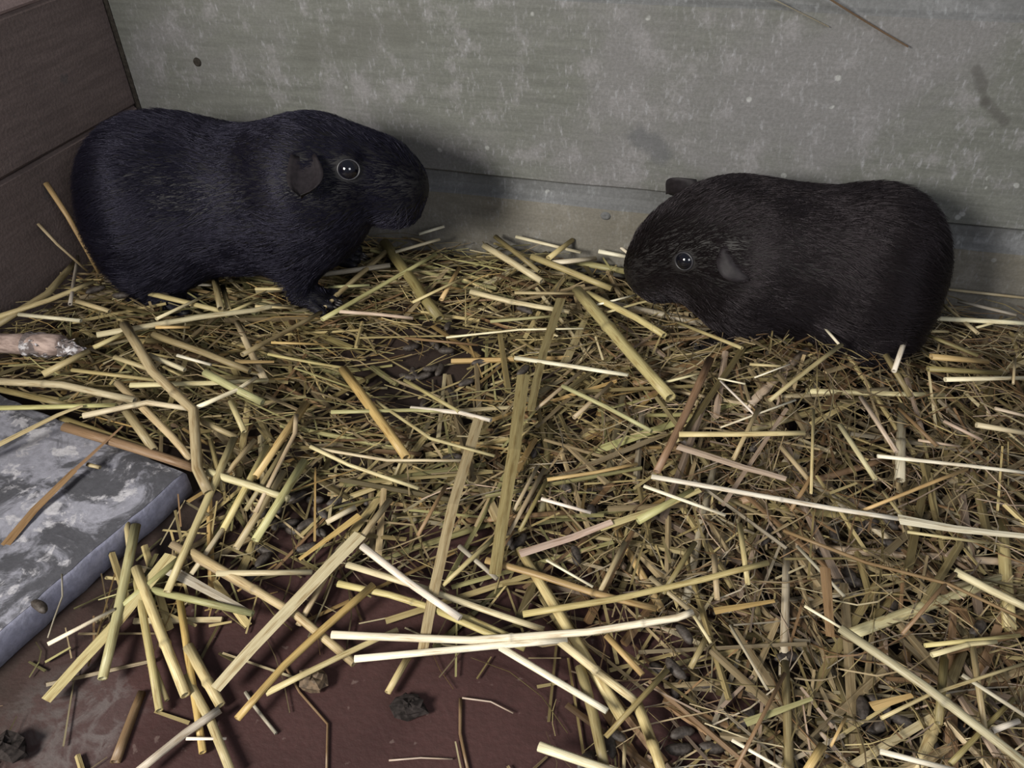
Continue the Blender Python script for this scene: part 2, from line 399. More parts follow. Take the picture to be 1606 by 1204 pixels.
def foot_prims(a, toes, fwd, spread, L, r):
    out = []
    f = np.array(fwd, float); f /= np.linalg.norm(f); sd = np.array([-f[1], f[0], 0])
    for i in range(toes):
        u = (i-(toes-1)/2)
        st = np.array(a)+sd*u*r*1.0
        e = st+f*L*(1-.12*abs(u))+sd*u*r*spread+np.array([0,0,-.0015])
        out.append(('c', tuple(st), tuple(e), r*.62, r*.46, .003))
    return out
def pig_prims(p):
    """p: dict with sx, sy, sz body scale, head position hx, hy, hz, head pitch hp, yaw hw, roll hr, scale hs"""
    B = [('e', (-.078,0,.066), (.058,.054,.056), None, .02), ('e', (-.02,0,.066), (.072,.051,.050), None, .03),
         ('e', (.042,0,.066), (.050,.046,.047), None, .03)]
    for y in (1, -1):
        B += [('e', (-.076,.032*y,.046), (.042,.024,.036), None, .016)]
    S = np.array([p['sx'], p['sy'], p['sz']])
    B = [('e', tuple(np.array(q[1])*S), tuple(np.array(q[2])*S), None, q[4]) for q in B]
    t = lambda x, y, z: (x*p['sx'], y*p['sy'], z)
    zt = p['sz']
    for y in (1, -1):
        B += [('c', t(-.082,.040*y,.030*zt), t(-.088,.041*y,.011), .0155, .0085, .012),
              ('c', t(-.090,.041*y,.009), t(-.062,.043*y,.006), .0085, .0075, .006),
              ('c', t(.044,.026*y,.050*zt), t(.045,.031*y,.014), .0165, .0085, .014),
              ('c', t(.045,.031*y,.010), t(.058,.032*y,.006), .0085, .0075, .006)]
        B += foot_prims(t(-.062,.043*y,.006), 3, (1,.1*y,0), .5, .016, .0062)
        B += foot_prims(t(.058,.032*y,.006), 4, (1,.12*y,0), .5, .012, .0055)
    o = np.array([p['hx'], p['hy'], p['hz']])
    n = np.array([.045*p['sx'], 0, .078*p['sz']])
    c = n*p['nw']+o*(1-p['nw'])+np.array([0, 0, p['nk']])
    B += [('e', tuple(c), (p['nl'], .036*p['sy'], .040*p['sz']), None, .03)]       # neck crest between shoulders and skull
    M = rot_m(0, 0, p['hw'])@rot_m(0, p['hp'], 0)@rot_m(p['hr'], 0, 0)
    H, C, eyes, ears = head_prims(o, M, p['hs'])
    return B+H, C, eyes, ears, M
PIG_L = dict(x=.1477, y=-.0882, z=.0137, yaw=9.8, sx=.83, sy=.95, sz=.965, hx=.0640, hy=-.0205, hz=.0945, hp=4., hw=3.9, hr=-10., hs=.89, nk=-.0047, nw=.45, nl=.038)
PIG_R = dict(x=.5026, y=-.0608, z=.0078, yaw=183.3, sx=.62, sy=.79, sz=.85, hx=.0478, hy=-.0107, hz=.0655, hp=25.5, hw=16.7, hr=-1., hs=.81, nk=-.010, nw=.68, nl=.055)
# ------------------------------------------------------------------ guinea pigs
def tube_geo(path, rad, nside=8, hollow=False, squash=1.0, up=(0,0,1), phase=0.0):
    """rings along a path; returns verts, faces, uvs. hollow: open cut ends with a recessed inside"""
    path = np.asarray(path, float); n = len(path)
    T = np.gradient(path, axis=0); T /= np.linalg.norm(T, axis=1)[:, None]+1e-12
    rings = [(path[i], T[i], rad[i]) for i in range(n)]
    if hollow:
        d0, d1 = T[0]*rad[0]*1.2, T[-1]*rad[-1]*1.2
        rings = [(path[0]+d0, T[0], rad[0]*.55), (path[0]+d0*.15, T[0], rad[0]*.66)]+rings+[(path[-1]-d1*.15, T[-1], rad[-1]*.66), (path[-1]-d1, T[-1], rad[-1]*.55)]
    upv = np.array(up, float); v, uv = [], []; s = 0; prev = rings[0][0]
    for c, t, r in rings:
        a = np.cross(t, upv); l = np.linalg.norm(a)
        a = a/l if l > 1e-6 else np.array([1., 0, 0]); b = np.cross(a, t)
        s += np.linalg.norm(c-prev); prev = c
        for k in range(nside):
            q = phase+2*math.pi*k/nside
            v.append(c+a*r*math.cos(q)+b*r*squash*math.sin(q)); uv.append((k/nside*2*math.pi*r if k < nside/2 else (1-k/nside)*2*math.pi*r, s))
    m = len(rings)
    f = [(i*nside+k, (i+1)*nside+k, (i+1)*nside+(k+1) % nside, i*nside+(k+1) % nside) for i in range(m-1) for k in range(nside)]
    f += [tuple(range(nside)), tuple(range((m-1)*nside, m*nside))[::-1]]
    return v, f, uv
def grad(F, P, e=.0008):
    g = np.stack([F(P+np.eye(3)[i]*e)-F(P-np.eye(3)[i]*e) for i in range(3)], -1)
    return g/(np.linalg.norm(g, axis=-1, keepdims=True)+1e-12)
def ear_mesh(name, root, tip_dir, wid_dir, length, width, mat, parent):
    t = np.array(tip_dir, float); t /= np.linalg.norm(t); wd = np.array(wid_dir, float); wd -= t*(wd@t); wd /= np.linalg.norm(wd); nn = np.cross(t, wd)
    nu, nv = 10, 8; v = []
    for side_ in (0, 1):
        for i in range(nu+1):
            u = i/nu; hw = width*(.42+.58*math.sin(math.pi*(.10+u*.62)))*(max(.015, 1-u**3.2)**.62)*.5
            for j in range(nv+1):
                q = -1+2*j/nv
                w_ = hw*q
                p = np.array(root)+t*(length*u)+wd*(w_+.12*width*math.sin(u*2.5))+nn*(.20*width*(q*q)*(1-.4*u)+.10*length*u*u+.0007*math.sin(9*q+4*u))
                p = p+nn*(side_*-.0012*(1-.5*q*q))
                if q in (-1, 1) or i == nu: p = p+wd*0
                v.append(p)
    N = (nu+1)*(nv+1); I = lambda s_, i, j: s_*N+i*(nv+1)+j; f = []
    for i in range(nu):
        for j in range(nv):
            f.append((I(0,i,j), I(0,i+1,j), I(0,i+1,j+1), I(0,i,j+1))); f.append((I(1,i,j+1), I(1,i+1,j+1), I(1,i+1,j), I(1,i,j)))
    for i in range(nu):
        f.append((I(1,i,0), I(1,i+1,0), I(0,i+1,0), I(0,i,0))); f.append((I(0,i,nv), I(0,i+1,nv), I(1,i+1,nv), I(1,i,nv)))
    for j in range(nv):
        f.append((I(0,nu,j), I(1,nu,j), I(1,nu,j+1), I(0,nu,j+1))); f.append((I(0,0,j+1), I(1,0,j+1), I(1,0,j), I(0,0,j)))
    return mesh_obj(name, v, f, mat, parent)
def curves_obj(name, pts, rad, mat, parent):
    n, m = pts.shape[:2]
    cu = bpy.data.hair_curves.new(name); cu.add_curves([m]*n)
    cu.attributes['position'].data.foreach_set('vector', pts.reshape(-1).astype(np.float32))
    ra = cu.attributes.get('radius') or cu.attributes.new('radius', 'FLOAT', 'POINT')
    ra.data.foreach_set('value', np.broadcast_to(rad, (n, m)).reshape(-1).astype(np.float32))
    cu.materials.append(mat)
    return link(bpy.data.objects.new(name, cu), parent)
def make_pig(p, label, skin, fur, ear_dirs, nhair, seed, flen):
    r = np.random.default_rng(seed)
    root = tag(empty('guinea_pig', (p['x'], p['y'], p['z'])), label, 'guinea pig'); root.rotation_euler = (0, 0, math.radians(p['yaw']))
    B, C, eyes, ears, M = pig_prims(p)
    full = lambda P: blend(P, B, C); solid = lambda P: blend(P, B)
    v, q = surface_nets(full, (-.17, -.085, -.008), (.17, .085, .155), .0021)
    n_v = grad(full, v); v = v-n_v*full(v)[:, None]*.9
    mesh_obj('body', v, q, skin, root)
    ho = np.array([p['hx'], p['hy'], p['hz']]); hs = p['hs']
    skip = []
    for e, y in eyes:
        e = np.array(e); out = M@np.array([.22, y, .18]); out /= np.linalg.norm(out)
        for _ in range(40):
            if solid(e) < -.0030: e = e+out*.0004
            elif solid(e) > -.0026: e = e-out*.0004
        R_ = .0068*hs/.88
        nu, nv = 18, 10; ev = [e+R_*np.array([math.sin(math.pi*j/nv)*math.cos(2*math.pi*i/nu), math.sin(math.pi*j/nv)*math.sin(2*math.pi*i/nu), math.cos(math.pi*j/nv)]) for j in range(nv+1) for i in range(nu)]
        ef = [(j*nu+i, (j+1)*nu+i, (j+1)*nu+(i+1) % nu, j*nu+(i+1) % nu) for j in range(nv) for i in range(nu)]
        eo = mesh_obj('eye', ev, ef, M_eye, root)
        g = grad(solid, e+out*.002); a = np.cross(g, M@np.array([0, 0, 1.])); a /= np.linalg.norm(a); b = np.cross(a, g)
        ring = [e+g*R_*.50+a*R_*.93*math.cos(t)+b*R_*.84*math.sin(t) for t in np.linspace(0, 2*math.pi, 25)[:-1]]
        tv, tf = [], []
        for i, c in enumerate(ring):
            rad = (c-e-g*R_*.5); rad /= np.linalg.norm(rad)
            for k in range(6): tv.append(c+.00062*(rad*math.cos(k*math.pi/3)+g*math.sin(k*math.pi/3)))
        tf = [(i*6+k, ((i+1) % 24)*6+k, ((i+1) % 24)*6+(k+1) % 6, i*6+(k+1) % 6) for i in range(24) for k in range(6)]
        mesh_obj('eyelid', tv, tf, M_rim, eo)['label'] = 'thin grey rim around the eye'
        skip.append((e+g*R_*.5, R_*1.08))
    for (e, y), (td, wd, ln, wi) in zip(ears, ear_dirs):
        e = np.array(e); out = M@np.array([0, y, .15]); out /= np.linalg.norm(out)
        for _ in range(60):
            d = solid(e)
            if d < -.0012: e = e+out*.0005
            elif d > -.0004: e = e-out*.0005
        ear_mesh('ear', e, M@np.array(td), M@np.array(wd), ln, wi, M_ear, root); skip.append((e, .0032))
    # claws
    for y in (1, -1):
        for base, k, L_, R0, fx in (((-.062*p['sx'], .043*y*p['sy'], .006), 3, .016, .0062, .1), ((.058*p['sx'], .032*y*p['sy'], .006), 4, .012, .0055, .12)):
            f_ = np.array([1, fx*y, 0]); f_ /= np.linalg.norm(f_); sd = np.array([-f_[1], f_[0], 0])
            for i in range(k):
                u = i-(k-1)/2; tip = np.array(base)+f_*L_*(1-.12*abs(u))+sd*u*R0*.5+np.array([0, 0, -.0008])
                pth = [tip+f_*.001, tip+f_*.0045+np.array([0,0,-.0006]), tip+f_*.0068+np.array([0,0,-.0024])]
                cv, cf, _ = tube_geo(pth, [.0011, .0008, .0002], 5); mesh_obj('claw', cv, cf, M_claw, root)
    # short coat, lying back from the nose to the rump
    tri = np.concatenate([q[:, [0,1,2]], q[:, [0,2,3]]]); A, Bv, Cv = v[tri[:,0]], v[tri[:,1]], v[tri[:,2]]
    ar = np.linalg.norm(np.cross(Bv-A, Cv-A), axis=1); cen_ = (A+Bv+Cv)/3
    pick = r.choice(len(tri), nhair, p=ar/ar.sum()); u1, u2 = r.random(nhair), r.random(nhair); fl_ = u1+u2 > 1; u1[fl_] = 1-u1[fl_]; u2[fl_] = 1-u2[fl_]
    P = A[pick]+u1[:, None]*(Bv-A)[pick]+u2[:, None]*(Cv-A)[pick]
    N = grad(full, P)
    hd = np.linalg.norm((P-ho)@M/np.array([.07, .05, .05])/hs*.88, axis=1); wh = np.clip(1.6-hd, 0, 1)[:, None]
    nose = ho+hs*(M@np.array([.074, 0, -.006]))
    radial = P-nose; radial /= np.linalg.norm(radial, axis=1)[:, None]
    body_d = np.array([-1.0, 0, -.30])
    D = radial*wh+body_d*(1-wh)
    D = D-N*(D*N).sum(1)[:, None]; D /= np.linalg.norm(D, axis=1)[:, None]+1e-9
    sw = np.sin(P[:, 0]*190+P[:, 2]*120)*.5+np.sin(P[:, 0]*83-P[:, 2]*210+P[:, 1]*150)*.5
    Bn = np.cross(N, D); D = D+Bn*(.22*sw+.22*r.normal(size=nhair))[:, None]
    low = np.clip((P[:, 2]-.004)/.022, 0, 1)
    L = flen*(1-.50*wh[:, 0])*(.18+.82*low)*(.75+.5*r.random(nhair))
    dn = np.linalg.norm(P-nose, axis=1); L *= np.clip((dn-.004)/.022, .12, 1)
    lift = .26+.16*r.random(nhair)
    t = np.array([0, .33, .68, 1.0])
    pts = P[:, None]+(D[:, None]*t[None, :, None]+N[:, None]*(lift[:, None]*(t-.42*t*t))[..., None])*L[:, None, None]
    keep = np.ones(nhair, bool)
    for c, rr in skip[2:]: keep &= np.linalg.norm(P-c, axis=1) > rr
    for c, rr in skip[:2]: keep &= (np.linalg.norm(P-c, axis=1) > rr)&(np.linalg.norm(pts[:, -1]-c, axis=1) > rr*.92)
    keep &= dn > .0055
    fo = curves_obj('fur', pts[keep], np.array([.00016, .00014, .00010, .00003]), fur, root); fo['kind'] = 'stuff'
    # whiskers
    W = []
    for y in (1, -1):
        for i in range(9):
            s0 = ho+hs*(M@np.array([.058+r.uniform(-.008, .004), y*.016, -.014+r.uniform(-.006, .006)]))
            d = M@np.array([r.uniform(-.5, .3), y*1.0, r.uniform(-.35, .2)]); d /= np.linalg.norm(d); l = r.uniform(.018, .034)
            W.append([s0+d*l*t_+np.array([0, 0, -.006*t_*t_]) for t_ in t])
    wo = curves_obj('whiskers', np.array(W), np.array([.00012, .0001, .00007, .00003]), M_rim, root); wo['kind'] = 'stuff'
    return root
# ears: head-frame tip direction, width direction, length, width (left ear first, then right ear)
pigL = make_pig(PIG_L, 'larger black guinea pig with bluish sheen standing side-on in the left corner, facing right', M_skin_b, M_fur_b,
    [((-.2, .75, -.55), (.9, .1, .3), .024, .024), ((.02, -.72, -.70), (.95, .0, .1), .028, .024)], 52000, 5, .0115)
pigR = make_pig(PIG_R, 'smaller brownish-black guinea pig crouching against the back wall, facing left', M_skin_d, M_fur_d,
    [((-.22, .72, -.66), (.9, .3, .02), .024, .022), ((.74, -.62, -.05), (.25, .25, .9), .026, .026)], 46000, 6, .0100)
# ------------------------------------------------------------------ straw
TINT = dict(Y=(.53,.455,.24), G=(.41,.40,.20), W=(.82,.77,.62), P=(.60,.54,.36), B=(.26,.17,.095), O=(.50,.36,.16), T=(.42,.345,.215), K=(.27,.225,.11), S=(.44,.40,.32), N=(.55,.44,.36))
WORD = dict(Y='yellow', G='greenish yellow', W='bleached white', P='pale cream', B='brown', O='ochre', T='tan', K='dull olive', S='silvery grey', N='pinkish')
def stalk_mesh(path, r, code, blade=False, nodes=(), seed=0, nside=8, sub=True, split=False):
    q = random.Random(seed); path = np.array(path, float)
    if len(path) > 2 or sub:
        out = []
        for a, b in zip(path[:-1], path[1:]):
            L = np.linalg.norm(b-a); k = max(2, int(L/.02))
            out += [a+(b-a)*i/k for i in range(k)]
        path = np.array(out+[path[-1]])
    n = len(path); base = np.array(TINT[code]); j = q.uniform(.86, 1.12); hue = np.array([1, q.uniform(.96, 1.03), q.uniform(.88, 1.08)])
    w_ = np.array([q.uniform(-1, 1) for _ in range(3)])*r*.22
    if n > 3: path[1:-1] += np.sin(np.linspace(0, 2.6, n))[1:-1, None]*w_
    ss = np.concatenate([[0], np.cumsum(np.linalg.norm(np.diff(path, axis=0), axis=1))])
    tot = ss[-1]; knots = set()
    rad = np.full(n, r)*np.linspace(1.04, .90, n); colr = np.ones(n)
    for nd in nodes:
        add = [nd*tot-r*.9, nd*tot, nd*tot+r*.9]
        add = [a for a in add if 0 < a < tot]
        s2 = np.sort(np.concatenate([ss, add])); path = np.stack([np.interp(s2, ss, path[:, i]) for i in range(3)], -1); rad = np.interp(s2, ss, rad); colr = np.interp(s2, ss, colr)
        ss = s2; k = int(np.argmin(abs(ss-nd*tot))); rad[k] *= 1.22; colr[k] *= .62
    n = len(path)
    if blade:
        v, f, uv = tube_geo(path, rad*np.linspace(1, .55 if q.random() < .5 else .85, n), 4, False, .16, phase=0)
        per = 4; cc = np.repeat(colr, 4)
    else:
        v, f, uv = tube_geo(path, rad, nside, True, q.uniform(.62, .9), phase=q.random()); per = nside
        cc = np.repeat(np.concatenate([[.30, .75], colr, [.75, .30]]), per)  # recessed end rings darkened in the tint, painted shade inside the hollow
    grad_ = np.repeat(np.linspace(0, 1, len(v)//per), per); g0, g1 = q.uniform(.85, 1.1), q.uniform(.85, 1.1)
    col = base*hue*j*(cc*(g0+(g1-g0)*grad_))[:, None]
    return np.array(v), f, uv, np.clip(col, 0, 1)
def words_len(L): return 'very long' if L > .16 else 'long' if L > .09 else 'mid-length' if L > .045 else 'short'
ZONES = [((0, 640, 330, 1060), 'on the grey stone slab'), ((0, 430, 300, 640), 'by the chewed stick'), ((200, 400, 520, 525), 'under the left animal'),
         ((40, 270, 170, 430), 'leaning on the left wall'), ((480, 330, 780, 525), 'by the left animal\'s chin'), ((760, 330, 1010, 525), 'between the two animals'),
         ((1010, 430, 1420, 640), 'before the right animal'), ((1420, 430, 1700, 640), 'by the right animal\'s rump'),
         ((200, 520, 480, 800), 'behind the slab corner'), ((480, 520, 760, 760), 'around the dark central hollow'), ((760, 520, 1060, 780), 'in mid litter'),
         ((-50, 980, 420, 1300), 'on the floor below the slab'), ((200, 740, 480, 1000), 'along the slab\'s right edge'), ((420, 980, 1060, 1300), 'on the bare red floor'),
         ((480, 740, 800, 1000), 'above the bare red floor'), ((790, 740, 1160, 1000), 'left of the longest white stalk'), ((1050, 620, 1700, 815), 'in the brown heap at right'),
         ((1050, 800, 1700, 1000), 'below the longest white stalk'), ((1000, 980, 1700, 1300), 'in the front right corner'), ((-100, -50, 1700, 300), 'hanging on the back wall')]
def describe(pts_px, L, r, code, blade, bent):
    m = np.mean(pts_px, axis=0); a, b = pts_px[0], pts_px[-1]; d = b-a
    if d[0] < 0: d = -d
    ang = math.degrees(math.atan2(-d[1], d[0]))
    lie = 'lying level' if abs(ang) < 12 else 'slanting up rightwards' if 12 <= ang < 62 else 'slanting down rightwards' if -62 < ang <= -12 else 'pointing to the viewer'
    if bent: lie = 'kinked, '+lie
    where = 'in the bedding'
    for (x0, y0, x1, y1), s in ZONES:
        if x0 <= m[0] < x1 and y0 <= m[1] < y1: where = s; break
    th = 'thick' if r > .0026 else 'thin' if r < .0014 else ''
    return ' '.join(t for t in (words_len(L), th, WORD[code], 'straw', 'blade' if blade else 'stalk', lie, where) if t), m
RECORDS = []
def add_straw(path, r, code, blade=False, nodes=(), label=None, seed=0, bent=False, nside=8):
    path = np.array(path, float); o0 = path[0].copy()
    v, f, uv, col = stalk_mesh(path-o0, r, code, blade, nodes, seed, nside)
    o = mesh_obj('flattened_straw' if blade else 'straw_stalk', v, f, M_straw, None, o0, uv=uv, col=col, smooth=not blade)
    L = np.linalg.norm(np.diff(path, axis=0), axis=1).sum()
    d, m = describe(to_px(path), L, r, code, blade, bent)
    tag(o, label or d, 'straw', 'loose straw of the bedding'); RECORDS.append((o, m, label is not None))
    return o
# main stalks: ground points read along each stalk, width in millimetres-like photo units, colour, lift above the litter in mm
TR = """
198,811 204,868;10;Y;3
213,823 187,945 161,1064;15;G;6
211,892 250,1114;12;Y;3
213,890 242,965 291,1090;15;Y;5;n
268,870 178,985 72,1098;22;Y;4;b
295,1013 346,1106;16;Y;3;n
282,940 298,1060 318,1180;11;O;2
291,1060 330,1130 362,1210;14;Y;3
367,687 262,928;13;Y;9
565,838 452,960 338,1080;24;P;9;b;wide pale flattened straw lying from the centre down onto the red floor
345,1112 290,1150 215,1210;14;S;5
292,1158 355,1158;5;W;4
232,1020 262,1098;8;K;2
237,925 397,962;12;G;5
270,853 400,928;13;T;5
300,865 465,965 556,1040;14;T;6;n
265,893 397,964;18;S;4;b
75,1010 180,955;7;W;9
-30,900 53,800 117,737;16;B;7;b
117,737 192,668;8;B;7;b
-40,716 90,652 130,636;13;Y;10;b
-20,945 24,922;12;O;6
137,728 157,733;7;T;3
-20,597 98,603 212,628;12;P;7;n
-20,640 80,638 182,635;9;G;8
130,652 231,631 298,641;10;P;8;n
195,508 240,583 303,643 309,735 327,772;15;T;12;n;long twice-kinked tan stalk bending over the straw pile behind the slab
152,525 311,498 400,487 440,478;11;P;8;n
244,513 298,513;6;O;7
30,493 127,503;7;W;7
-20,502 75,470 147,441;10;Y;7
-20,518 75,462 120,410;13;T;4
110,477 122,402;6;S;7
60,351 90,383 137,425;5;T;12
72,287 106,340 156,428;8;O;16;;orange-tipped straw leaning up beside the left animal's rump against the wall
235,460 358,490;10;Y;6
245,500 334,458;6;P;9
336,433 346,484;11;K;12
349,448 359,486;9;K;9
359,490 410,468;6;Y;9
304,446 332,447;6;W;6
121,472 172,488;9;Y;6
147,545 204,518;9;Y;5
67,587 140,550;12;T;7
180,560 238,580;9;Y;5
234,557 290,580;9;P;5
278,557 331,572;6;W;6
240,525 320,553 392,582;12;K;4
368,567 430,567;12;O;6;b
113,580 244,596;7;Y;5
204,604 330,600 420,596;10;P;3
322,584 365,608 412,631;14;G;7
306,640 370,612 402,592;8;W;10
184,600 268,685 300,722;12;T;3
197,642 242,706;14;T;3
101,669 210,703 308,735;16;B;4
325,740 400,762 453,782;13;P;8
96,655 240,706;10;K;3
362,629 383,677;10;Y;5
310,658 372,686;10;T;4
-20,606 117,638;10;K;4
538,579 588,650 638,718;16;O;8
635,596 720,646;7;Y;8
519,646 646,643 700,645;8;G;8
644,640 720,646 770,659;9;W;9
590,629 676,687 776,715;6;Y;9
752,653 712,790 681,930 663,1020;18;T;10;b
640,1030 608,1086;12;Y;4
821,588 808,705 776,900;21;K;11;b;long olive flattened straw standing out upright in the middle of the litter
880,468 853,553 832,644;15;K;9;b
808,561 900,574 985,588;9;W;9
882,605 950,638 1022,676;8;G;8
914,580 840,642;7;T;6
858,752 930,741 1000,727;7;O;9
487,700 547,728 657,766;7;P;8
490,702 607,722 728,722;6;P;7
905,455 1000,566 1052,624;20;Y;8;n;thick jointed yellow stalk pointing at the right animal's chin from the front
478,722 400,847;15;G;7
480,633 400,748;14;O;5
465,650 463,680 400,804;8;T;8
612,783 555,858;12;T;6
530,870 468,980;11;T;5
568,856 640,912 722,969;13;W;12;;bright cream stalk crossing diagonally over the wide pale straw's right side
680,955 760,990 823,1017;12;Y;9
558,795 512,819;10;P;5
564,808 469,877;14;O;4;b
340,899 490,897;10;P;9
544,885 660,920 760,955 853,987;12;P;5;n
530,915 610,932 735,970 800,998;12;Y;6;n
586,917 500,993 445,1045 372,1127;13;O;9
417,1087 540,1027 624,987;11;Y;8
556,1033 770,1012 890,1003;12;W;9
520,995 738,1003 920,990 1060,968 1086,959;13;W;12;nn;long bleached jointed stalk lying along the upper edge of bare floor
785,1015 893,1080 952,1115;12;W;9
878,1005 940,1055 998,1100;15;P;8;n
998,1100 1020,1160 1040,1215;17;Y;7;n
910,1045 930,1120 950,1212;17;K;5
1047,1050 950,1155;9;K;10
845,1170 900,1188 975,1214;16;W;12;;bright white stalk cut off at the front edge of the red floor
980,1165 978,1212;6;T;6
762,878 840,900 932,930 1030,955;13;O;7;n
820,963 965,940 1100,910 1205,882;12;Y;10
857,878 930,920;5;W;9
776,843 694,918;8;Y;7
815,868 900,842 960,818;16;N;9;b
940,828 1030,798 1098,768;14;Y;8;b
854,735 797,838;8;T;5
843,732 806,800;7;T;6
862,745 815,832;7;K;4
849,782 927,804;7;W;8
720,856 780,908;9;S;5
700,529 814,517 915,515;4;W;9
657,367 697,355;7;W;12
620,395 690,375;7;W;12
505,501 607,442 684,398;10;G;10
603,380 650,440 690,500;18;K;8
647,474 730,434;6;Y;11
738,457 800,472 893,489;11;P;6;n
807,459 904,460;7;Y;9
809,371 911,396;7;W;8
860,405 898,376;10;Y;9
861,413 935,405;11;W;7
760,385 805,412 850,441;13;P;7
777,371 846,426;9;K;8
834,402 900,428 960,453;12;Y;8
769,504 889,494;6;G;6
936,478 998,462;4;W;10
951,490 1000,476 1062,462;5;Y;9
921,460 1000,500 1042,526;13;Y;7
964,380 991,402;6;W;10
692,470 720,420;8;O;7
939,394 990,404;8;W;8
636,530 750,541;5;B;6
529,488 590,492 648,499;7;N;10
507,430 612,416;10;S;7
606,394 550,445 508,482;10;T;8
400,453 515,452;6;Y;9
515,450 580,447;6;G;8
400,480 462,483;6;Y;8
420,555 490,568 563,580;6;Y;7
380,556 440,525 508,487;10;K;6
425,537 514,540;5;O;7
1022,747 1134,767 1302,797 1420,815;10;W;13;n;longest bleached white stalk running from the middle to the right border
1410,814 1500,828 1625,842;20;W;13;b;broad split white straw at the right border continuing the longest stalk
1010,762 1138,808;7;W;9
1063,700 1168,735 1233,751;15;N;9;b
1065,681 1160,681 1263,679;11;Y;9
1114,562 1075,648 1030,740;13;B;10
1376,715 1514,730 1625,743;7;W;9
1317,666 1373,752;9;P;10
1350,622 1406,709;8;N;8
1276,642 1272,774;5;Y;10
1516,735 1354,800;6;O;10
1425,517 1402,582;8;W;14;;short white straw standing up in front of the right animal's hind foot
1389,556 1428,622;10;K;9
1320,540 1207,628;8;Y;9
1292,512 1316,540;5;W;8
1531,666 1625,682;9;P;9
1130,597 1186,653;4;W;9
1248,627 1130,670;4;W;8
1250,856 1324,935;6;S;8
1229,832 1358,882 1488,916 1625,980;6;B;12;;long thin brown stem curving down right below the longest white stalk
1160,821 1173,916;9;Y;7
1423,834 1551,852;5;Y;9
1497,895 1550,924 1625,960;13;P;9
1294,890 1298,940 1302,998;16;B;9;b
1497,899 1415,994;6;B;10
1065,506 1164,546;7;Y;8
1000,817 1086,769;14;G;7
1318,985 1450,1076 1625,1210;15;P;13;n;long thick cream stalk running into the bottom right corner
1262,950 1329,990;5;W;9
1382,1126 1456,1090 1625,1034;6;Y;10
1367,1108 1431,1090;15;O;7;b
1481,1033 1472,1134;12;K;6
1523,996 1544,1142;9;T;8
1509,1058 1620,1130;7;S;8
1555,1146 1598,1130;9;W;9
1450,1012 1600,996;7;Y;7
1461,1027 1520,1010 1563,1006;8;P;9;n
1490,1198 1534,1152 1590,1095;8;K;7
1380,1178 1499,1208;9;W;9
1169,1133 1274,1095;13;G;7;b
1291,1168 1264,1210;13;O;8
1326,1125 1303,1170;5;O;8
1120,958 1215,942;13;O;7;b
951,996 1008,1058;11;O;6
1086,961 1115,1008;6;P;9
1145,980 1204,1082;5;S;8
1148,1160 1235,1210;6;W;7
1107,1001 1083,1047;10;K;6
1231,1055 1150,1212;6;B;9
1502,472 1594,494;6;S;8
1462,499 1625,508;9;W;9
1480,453 1625,469;5;P;8
1530,514 1592,497;4;P;9
1457,519 1487,520;6;Y;8
1447,522 1534,558;7;K;9
1460,559 1549,567;12;O;6
1475,474 1507,500;5;T;9
1455,578 1570,585;10;K;5
1482,595 1625,592;8;W;8
1507,500 1534,523;7;T;9
1592,562 1589,602;4;T;10
1258,450 1204,489;4;W;14
1246,499 1309,481;7;Y;11
1183,592 1239,571;3;W;9
1127,593 1169,602;4;W;8
1176,571 1225,574;6;Y;8
1040,600 1100,585;5;P;6
1480,660 1540,690;6;N;7
1225,700 1275,760;9;T;7
1190,640 1150,720;8;T;8
1290,720 1240,800;7;B;7
1560,640 1620,655;6;N;8
1440,690 1505,700;5;N;8
1410,640 1470,700;7;B;8
1385,770 1430,830;6;T;7
1090,850 1040,930;9;K;6
1120,870 1125,940;10;T;5
1020,905 1085,960;9;T;5
980,850 940,930;9;T;5
900,655 960,600;8;T;6
700,760 655,840;7;B;6
420,700 350,830;12;Y;5
455,690 385,800;9;K;6
400,690 340,760;10;T;6
370,800 300,900;9;P;5
290,870 180,960;12;G;4
445,740 370,860;13;T;5
330,690 350,770;8;K;6
"""
def wall_straw(px, r, code, label, seed):
    P = [at_y(x, y, -r*1.2) for x, y in px]; add_straw(P, r, code, True, (), label, seed)
for i, ln in enumerate(t for t in TR.strip().split('\n') if t):
    fld = ln.split(';'); px = [tuple(float(c) for c in t.split(',')) for t in fld[0].split()]
    lift = float(fld[3])/1000; mode = fld[4] if len(fld) > 4 else ''; lab = fld[5] if len(fld) > 5 else None
    q = random.Random(100+i)
    P = [on_litter(x, y, lift*.75+q.uniform(-.001, .001)) for x, y in px]
    if fld[0].startswith('72,287'): P = [at_y(72, 287, -.118), at_y(106, 340, -.128), on_litter(156, 428, .004)]
    if fld[0].startswith('60,351'): P = [at_y(60, 351, -.135), at_y(90, 383, -.14), on_litter(137, 425, .004)]
    r = float(fld[1])*.5*np.linalg.norm(P[0]-CAM)/FPX*.92
    L = sum(np.linalg.norm(b-a) for a, b in zip(P[:-1], P[1:]))
    nodes = [q.uniform(.35, .7)]*(mode.count('n') > 0)+([.86] if mode.count('n') > 1 else [])
    add_straw(P, r, fld[2], 'b' in mode, nodes, lab, 100+i, bent=len(px) > 3)
wall_straw([(1285, -12), (1350, 28), (1424, 73)], .0030, 'B', 'brown flattened straw stuck to the back wall near its top right', 901)
wall_straw([(1200, -8), (1300, 42)], .0017, 'S', 'thin grey straw stuck on the back wall left of the brown one', 902)
print('traced', len(RECORDS))

